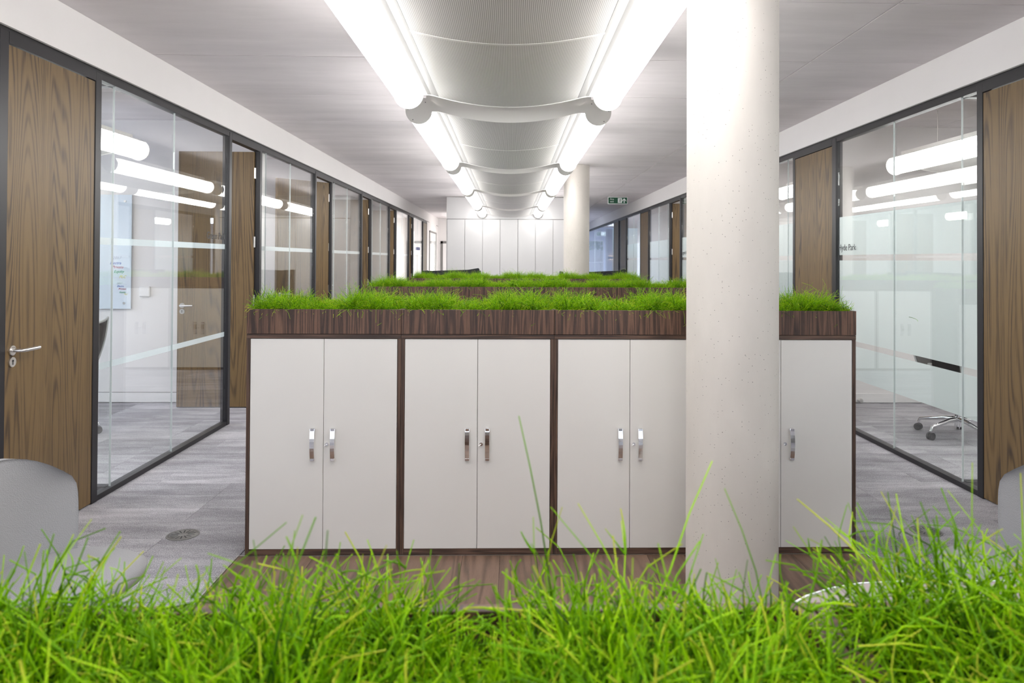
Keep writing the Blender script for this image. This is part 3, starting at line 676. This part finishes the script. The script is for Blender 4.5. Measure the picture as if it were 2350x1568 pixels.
for seed, u, ex_, st in ((21, 1, ex1, st1), (22, 2, ex2, st2)):
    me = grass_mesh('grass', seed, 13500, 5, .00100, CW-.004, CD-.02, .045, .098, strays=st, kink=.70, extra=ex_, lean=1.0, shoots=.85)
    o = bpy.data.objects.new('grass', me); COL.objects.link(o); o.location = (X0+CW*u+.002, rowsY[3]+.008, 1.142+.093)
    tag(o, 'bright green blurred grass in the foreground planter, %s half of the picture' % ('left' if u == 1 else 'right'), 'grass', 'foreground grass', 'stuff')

# ------------------------------------------------------------------ seating between the rows
def rounded(mb_obj, lv=2):
    md = mb_obj.modifiers.new('subsurf', 'SUBSURF'); md.levels = lv; md.render_levels = lv; return mb_obj
def armchair(loc, rz, label):
    """upholstered swivel chair, facing local +y"""
    t = thing('upholstered_chair', loc, rz, label=label, cat='chair', group='grey upholstered chairs')
    n = 14; V = []; rows_ = 9
    outer_ = []
    mb = MB()
    grid = []
    for j in range(rows_+1):
        v = j/rows_; z = .43+.40*v
        row = []
        for i in range(n+1):
            u = -1+2*i/n
            hw = .245*(1-.28*(1-v)**2)*(1 if v < .7 else math.sqrt(max(.02, 1-((v-.7)/.34)**2*.55)))
            x = u*hw; y = -.20-.06*v+.12*u*u
            zz = z-(.075*abs(u)**3)*v**2
            row.append((x, y, zz))
        grid.append(row)
    V = [p for r_ in grid for p in r_]; nb = len(V)
    V2 = [(x, y-.045, z) for (x, y, z) in V]
    Fc = []
    W_ = n+1
    for j in range(rows_):
        for i in range(n):
            a = j*W_+i; Fc.append((a, a+1, a+W_+1, a+W_)); Fc.append((nb+a, nb+a+W_, nb+a+W_+1, nb+a+1))
    rim = [j*W_ for j in range(rows_+1)]+[rows_*W_+i for i in range(1, n+1)]+[j*W_+n for j in range(rows_-1, -1, -1)]+[i for i in range(n-1, 0, -1)]
    for a, b_ in zip(rim, rim[1:]+rim[:1]): Fc.append((a, nb+a, nb+b_, b_))
    mb.add(V+V2, Fc, True); rounded(obj('backrest', mb, GREY_FAB, t))
    seat = []
    prof = [(.02, .40), (.19, .395), (.235, .42), (.24, .455), (.21, .475), (.10, .482), (.01, .484)]
    s = MB(); V = []; Fc = []; m_ = 28
    for (r_, z) in prof:
        for k in range(m_):
            q = 2*PI*k/m_; cx, sx = math.cos(q), math.sin(q); e = 2.6
            rad = r_*(abs(cx)**e+abs(sx)**e)**(-1/e); V.append((rad*cx, rad*sx*.98, z))
    for i in range(len(prof)-1):
        for k in range(m_): Fc.append((i*m_+k, i*m_+(k+1) % m_, (i+1)*m_+(k+1) % m_, (i+1)*m_+k))
    Fc.append(tuple(range(m_))[::-1]); Fc.append(tuple((len(prof)-1)*m_+k for k in range(m_)))
    obj('seat', s.add(V, Fc, True), GREY_FAB, t)
    obj('back_bracket', MB().box(-.03, .03, -.27, -.10, .37, .395).box(-.03, .03, -.285, -.262, .37, .60), BLACK2, t, bevel=.004)
    obj('column_stem', MB().tube([(0, 0, .06), (0, 0, .40)], .022, 16), CHROME, t)
    for k in range(4):
        q = PI/4+k*PI/2; obj('leg', MB().tube([(0, 0, .075), (.28*math.cos(q), .28*math.sin(q), .02), (.29*math.cos(q), .29*math.sin(q), .0)], [.018, .013, .012], 10), CHROME, t)
    return t
armchair((-1.50, 2.54, 0), -PI/2-.10, 'grey upholstered chair cut by the left edge, behind the foreground grass')
armchair((1.765, 2.54, 0), PI/2+.10, 'grey upholstered chair cut by the right edge, behind the foreground grass')
# white table, mostly behind the grass
def rrect(x0, x1, y0, y1, r, n=8):
    P = []
    for (cx, cy, a0) in ((x1-r, y1-r, 0), (x0+r, y1-r, 90), (x0+r, y0+r, 180), (x1-r, y0+r, 270)):
        for i in range(n+1): a = math.radians(a0+90*i/n); P.append((cx+r*math.cos(a), cy+r*math.sin(a)))
    return P
t = thing('meeting_table', (1.2, 1.22, 0), label='white table with rounded corners just showing behind the foreground grass at right', cat='table')
obj('table_top', MB().prism(rrect(-.694, .694, -.594, .594, .444), .715, .7395, 'z'), TABLE2, t)
eb = MB(); o_, i_ = rrect(-.70, .70, -.60, .60, .45), rrect(-.694, .694, -.594, .594, .444); ne = len(o_)
eb.add([(x, y, .714) for x, y in o_]+[(x, y, .741) for x, y in o_]+[(x, y, .741) for x, y in i_]+[(x, y, .714) for x, y in i_], [(r*ne+i, r*ne+(i+1) % ne, ((r+1) % 4)*ne+(i+1) % ne, ((r+1) % 4)*ne+i) for r in range(4) for i in range(ne)])
obj('edge_band', eb, TABLE, t)
obj('pedestal', MB().tube([(0, 0, .02), (0, 0, .715)], .04, 20), CHROME, t); obj('foot', MB().lathe([(0.001, 0), (.28, 0), (.28, .012), (.05, .025), (.001, .025)]), CHROME, t)
# high-backed sofas at the far end
def sofa(x0, x1, y, z1, label, tilt=.02):
    t = thing('high_back_sofa', ((x0+x1)/2, y, 0), label=label, cat='sofa', group='black high-backed sofas')
    w_ = (x1-x0)/2
    obj('back_shell', MB().prism([(-w_, .05), (w_, .05), (w_, z1), (w_-.02, z1+.02), (w_*.6, z1-.01), (-w_, z1-.035)], -.06, .0, 'y'), DARKFAB, t, bevel=.01)
    for s_ in (-1, 1): obj('side_wing', MB().box(s_*w_-.03 if s_ > 0 else -w_-.0, s_*w_ if s_ > 0 else -w_+.03, .0, .62, .05, z1-.03), DARKFAB, t, bevel=.01)
    obj('back_cushion', MB().box(-w_+.04, w_-.04, .001, .09, .45, z1-.05), DARKFAB, t, bevel=.015)
    obj('seat', MB().box(-w_+.04, w_-.04, .0905, .62, .12, .45), DARKFAB, t, bevel=.02)
    for sx in (-1, 1):
        for sy in (.02, .56): obj('leg', MB().tube([(sx*(w_-.06), sy, 0), (sx*(w_-.06), sy, .125)], .015, 10), STEEL, t)
sofa(-1.47, -.52, 12.4, 1.37, 'black high-backed sofa left of centre behind the third planter row')
sofa(.87, 1.25, 12.6, 1.36, 'narrow black high-backed seat half behind the rear concrete column')
sofa(1.36, 2.0, 12.9, 1.36, 'black high-backed sofa right of the rear concrete column')
# floor grommets
def grommet(x, y, label):
    t = thing('floor_outlet', (x, y, 0), label=label, cat='floor vent', group='round floor vents')
    obj('ring', MB().lathe([(.086, .0), (.086, .003), (.080, .004), (.078, .0005)], n=40), GREYM, t)
    obj('plate', MB().lathe([(.078, .0008), (.078, .0025), (.001, .0025)], n=40), GREYM, t)
    mb = MB()
    for k in range(14):
        q = 2*PI*k/14; a, b_ = .026, .064; c, s_ = math.cos(q), math.sin(q); wv = (-s_*.0032, c*.0032)
        mb.add([(a*c+wv[0], a*s_+wv[1], .003), (b_*c+wv[0], b_*s_+wv[1], .003), (b_*c-wv[0], b_*s_-wv[1], .003), (a*c-wv[0], a*s_-wv[1], .003)], [(3, 2, 1, 0)])
    tag(obj('slot', mb, BLACK2, t), kind='stuff')
grommet(-1.803, 4.155, 'round slotted floor vent in the carpet left of the cabinets')
grommet(2.364, 4.168, 'round slotted floor vent in the carpet right of the cabinets')

# ------------------------------------------------------------------ office chairs
def office_chair(loc, rz, label, base_rot=0):
    t = thing('office_chair', loc, rz, label=label, cat='chair', group='office chairs in the glazed rooms')
    for k in range(5):
        q = base_rot+2*PI*k/5; c, s_ = math.cos(q), math.sin(q)
        obj('leg', MB().tube([(.03*c, .03*s_, .155), (.12*c, .12*s_, .15), (.32*c, .32*s_, .11), (.335*c, .335*s_, .075)], [.024, .02, .015, .012], 10), CHROME, t)
        ca = obj('castor', MB().tube([(.335*c-.02*s_, .335*s_+.02*c, .04), (.335*c+.02*s_, .335*s_-.02*c, .04)], .02, 12).tube([(.335*c-.022*s_, .335*s_+.022*c, .032), (.335*c-.005*s_, .335*s_+.005*c, .032)], .032, 18).tube([(.335*c+.005*s_, .335*s_-.005*c, .032), (.335*c+.022*s_, .335*s_-.022*c, .032)], .032, 18), BLACK2, t)
    obj('gas_lift', MB().tube([(0, 0, .09), (0, 0, .24)], .03, 16).tube([(0, 0, .24), (0, 0, .42)], .016, 16), CHROME, t)
    obj('seat', MB().prism(rrect(-.24, .24, -.22, .24, .09), .42, .475, 'z'), DARKFAB, t, bevel=.018)
    mb = MB(); V = []; n, m_ = 10, 10
    for j in range(m_+1):
        v = j/m_; hw = .20+.055*v
        for i in range(n+1):
            u = -1+2*i/n; V.append((u*hw, -.25-.07*math.sin(v*PI*.8)*1+.05*v*v*-1.4+.07*u*u, .50+.48*v+.03*u*u*v))
    Wd = n+1; nb = len(V); V2 = [(x, y-.014, z) for x, y, z in V]; Fc = []
    for j in range(m_):
        for i in range(n):
            a = j*Wd+i; Fc.append((a, a+1, a+Wd+1, a+Wd)); Fc.append((nb+a, nb+a+Wd, nb+a+Wd+1, nb+a+1))
    rim = [j*Wd for j in range(m_+1)]+[m_*Wd+i for i in range(1, n+1)]+[j*Wd+n for j in range(m_-1, -1, -1)]+[i for i in range(n-1, 0, -1)]
    for a, b_ in zip(rim, rim[1:]+rim[:1]): Fc.append((a, nb+a, nb+b_, b_))
    obj('mesh_back', mb.add(V+V2, Fc, True), BLACK2, t)
    path = [V2[i] for i in rim]; path.append(path[0]); obj('back_frame', MB().tube([(x, y, z) for x, y, z in path], .011, 8, False), SILVER, t)
    for s_ in (-1, 1):
        obj('armrest', MB().tube([(s_*.20, -.02, .44), (s_*.29, -.02, .46), (s_*.30, -.02, .64)], .012, 10).box(min(s_*.27, s_*.33), max(s_*.27, s_*.33), -.12, .12, .64, .665), SILVER, t, bevel=.004)
    obj('spine', MB().tube([(0, -.10, .40), (0, -.26, .42), (0, -.33, .52), (0, -.35, .66)], .018, 10), SILVER, t)
office_chair((-3.87, 6.38, 0), 1.45, 'black mesh office chair glimpsed through the glass behind the nearest left door post', .35)
office_chair((3.93, 6.42, 0), -1.2, 'office chair on a chrome star base behind the frosted Hyde Park glass', 2.25+1.2)

# ------------------------------------------------------------------ things on the office walls
t = thing('glass_whiteboard', (0, 7.97, 0), label='pale glass whiteboard with coloured handwriting on the left office wall', cat='whiteboard')
obj('board', MB().box(-5.80, -4.02, -.025, -.015, .99, 2.20), BOARD, t, bevel=.001)
for x in (-5.70, -4.09):
    for z in (1.05, 2.13): obj('stand_off', MB().tube([(x, .0, z), (x, -.032, z)], .012, 14), STEEL, t)
def hand(s, x, z, size, ink):
    text('handwriting', s, size, INK[ink], t, Matrix(((1, 0, 0, x), (0, 0, -1, -.0262), (0, 1, 0, z), (0, 0, 0, 1))), shear=.35)
for s, x, z, sz, ink in (('2017', -4.215, 1.515, .044, 'grey'), ('Electra', -4.243, 1.462, .042, 'blue'), ('Private', -4.22, 1.418, .042, 'red'), ('Equity', -4.20, 1.372, .042, 'green'), ('PLC', -4.145, 1.315, .042, 'yellow'),
                         ('2017', -4.17, 1.25, .028, 'grey'), ('Electra', -4.165, 1.222, .025, 'blue'), ('Private', -4.15, 1.192, .028, 'red'), ('Equity', -4.14, 1.158, .026, 'green'), ('PLC', -4.09, 1.138, .022, 'yellow')):
    hand(s, x, z, sz, ink)
tag(obj('wall_sensor', MB().box(-.055, .055, -.028, 0, -.055, .055), WHITE2, loc=(-3.88, 7.974, 1.175), bevel=.008), 'small square white control box on the left office wall', 'control box')
t = thing('blue_board', (-2.812, 7.95, 0), label='narrow blue display board standing behind the open door on the left', cat='board')
obj('panel', MB().box(-.13, .13, -.015, .0, .02, 1.84), BLUE, t); obj('edge_strip', MB().box(.131, .146, -.018, .003, 0, 1.87), WHITE2, t); obj('edge_strip', MB().box(-.146, -.131, -.018, .003, 0, 1.87), WHITE2, t)
tag(obj('door_stop', MB().tube([(0, 0, 0), (0, -.05, 0)], [.018, .018], 16).tube([(0, -.05, 0), (0, -.06, 0)], [.024, .020], 16), STEEL, loc=(3.78, 7.96, .03)), 'small steel door stop at the skirting behind the frosted glass', 'door stop')
# fire exit signs
def exit_sign(loc, w_, h_, label):
    t = thing('exit_sign', loc, label=label, cat='exit sign')
    obj('frame', MB().box(-w_/2-.012, w_/2+.012, -.012, .012, -h_/2-.012, h_/2+.012), SIGNW, t, bevel=.002)
    obj('face', MB().box(-w_/2, w_/2, -.014, -.0121, -h_/2, h_/2), SIGNG, t)
    A = lambda x, z: Matrix(((1, 0, 0, x), (0, 0, -1, -.0145), (0, 1, 0, z), (0, 0, 0, 1)))
    text('lettering', 'Fire', h_*.42, SIGNW, t, A(-w_*.42, h_*.08)); text('lettering', 'exit', h_*.42, SIGNW, t, A(-w_*.42, -h_*.30))
    q = h_*.40; sq = obj('pictogram_square', MB().box(0, q*1.75, -.0155, -.0141, -q, q), SIGNW, t)
    def p2(pts): return [(q*.88+q*x, q*y) for x, y in pts]
    mn = MB().prism(p2([(.28+.13*math.cos(a*PI/6), .62+.13*math.sin(a*PI/6)) for a in range(12)]), -.0165, -.0156)
    for s_ in ([(.15, .5), (.3, .42), (.1, -.1), (-.12, -.05)], [(.2, .45), (.5, .2), (.62, .3), (.66, .2), (.5, .05), (.2, .3)], [(.1, .5), (-.35, .42), (-.5, .1), (-.4, .08), (-.28, .3), (.0, .35)],
               [(.1, -.05), (.35, -.35), (.25, -.85), (.12, -.85), (.18, -.4), (-.1, -.12)], [(-.12, 0), (-.2, -.4), (-.65, -.5), (-.65, -.62), (-.1, -.5), (.06, -.08)]):
        mn.prism(p2(s_), -.0165, -.0156)
    obj('running_figure', mn, SIGNG, sq)
    ax = w_*.34; k = h_*.40
    obj('arrow', MB().prism([(ax, k), (ax+k*.85, -k*.0), (ax+k*.85, -k*.38), (ax+k*.2, k*.28), (ax+k*.2, -k), (ax-k*.2, -k), (ax-k*.2, k*.28), (ax-k*.85, -k*.38), (ax-k*.85, 0)], -.0165, -.0141), SIGNW, t)
    for x in (-w_*.42, w_*.42): obj('hanger', MB().tube([(x, 0, h_/2+.012), (x, 0, 3.0-loc[2])], .004, 6), STEEL, t)
exit_sign((2.40, 16.6, 2.875), .42, .135, 'green and white hanging fire exit sign with running figure, right of the rear column')
exit_sign((3.41, 28.0, 2.53), .32, .13, 'small dark exit sign seen through the far lobby glass')
tag(obj('blue_tag', MB().box(-.004, 0, -.32, .32, -.04, .04), BLUE, loc=(LX+.0, 20.9, 1.83)), 'small blue sticker on the farthest left glass bay', 'sticker')
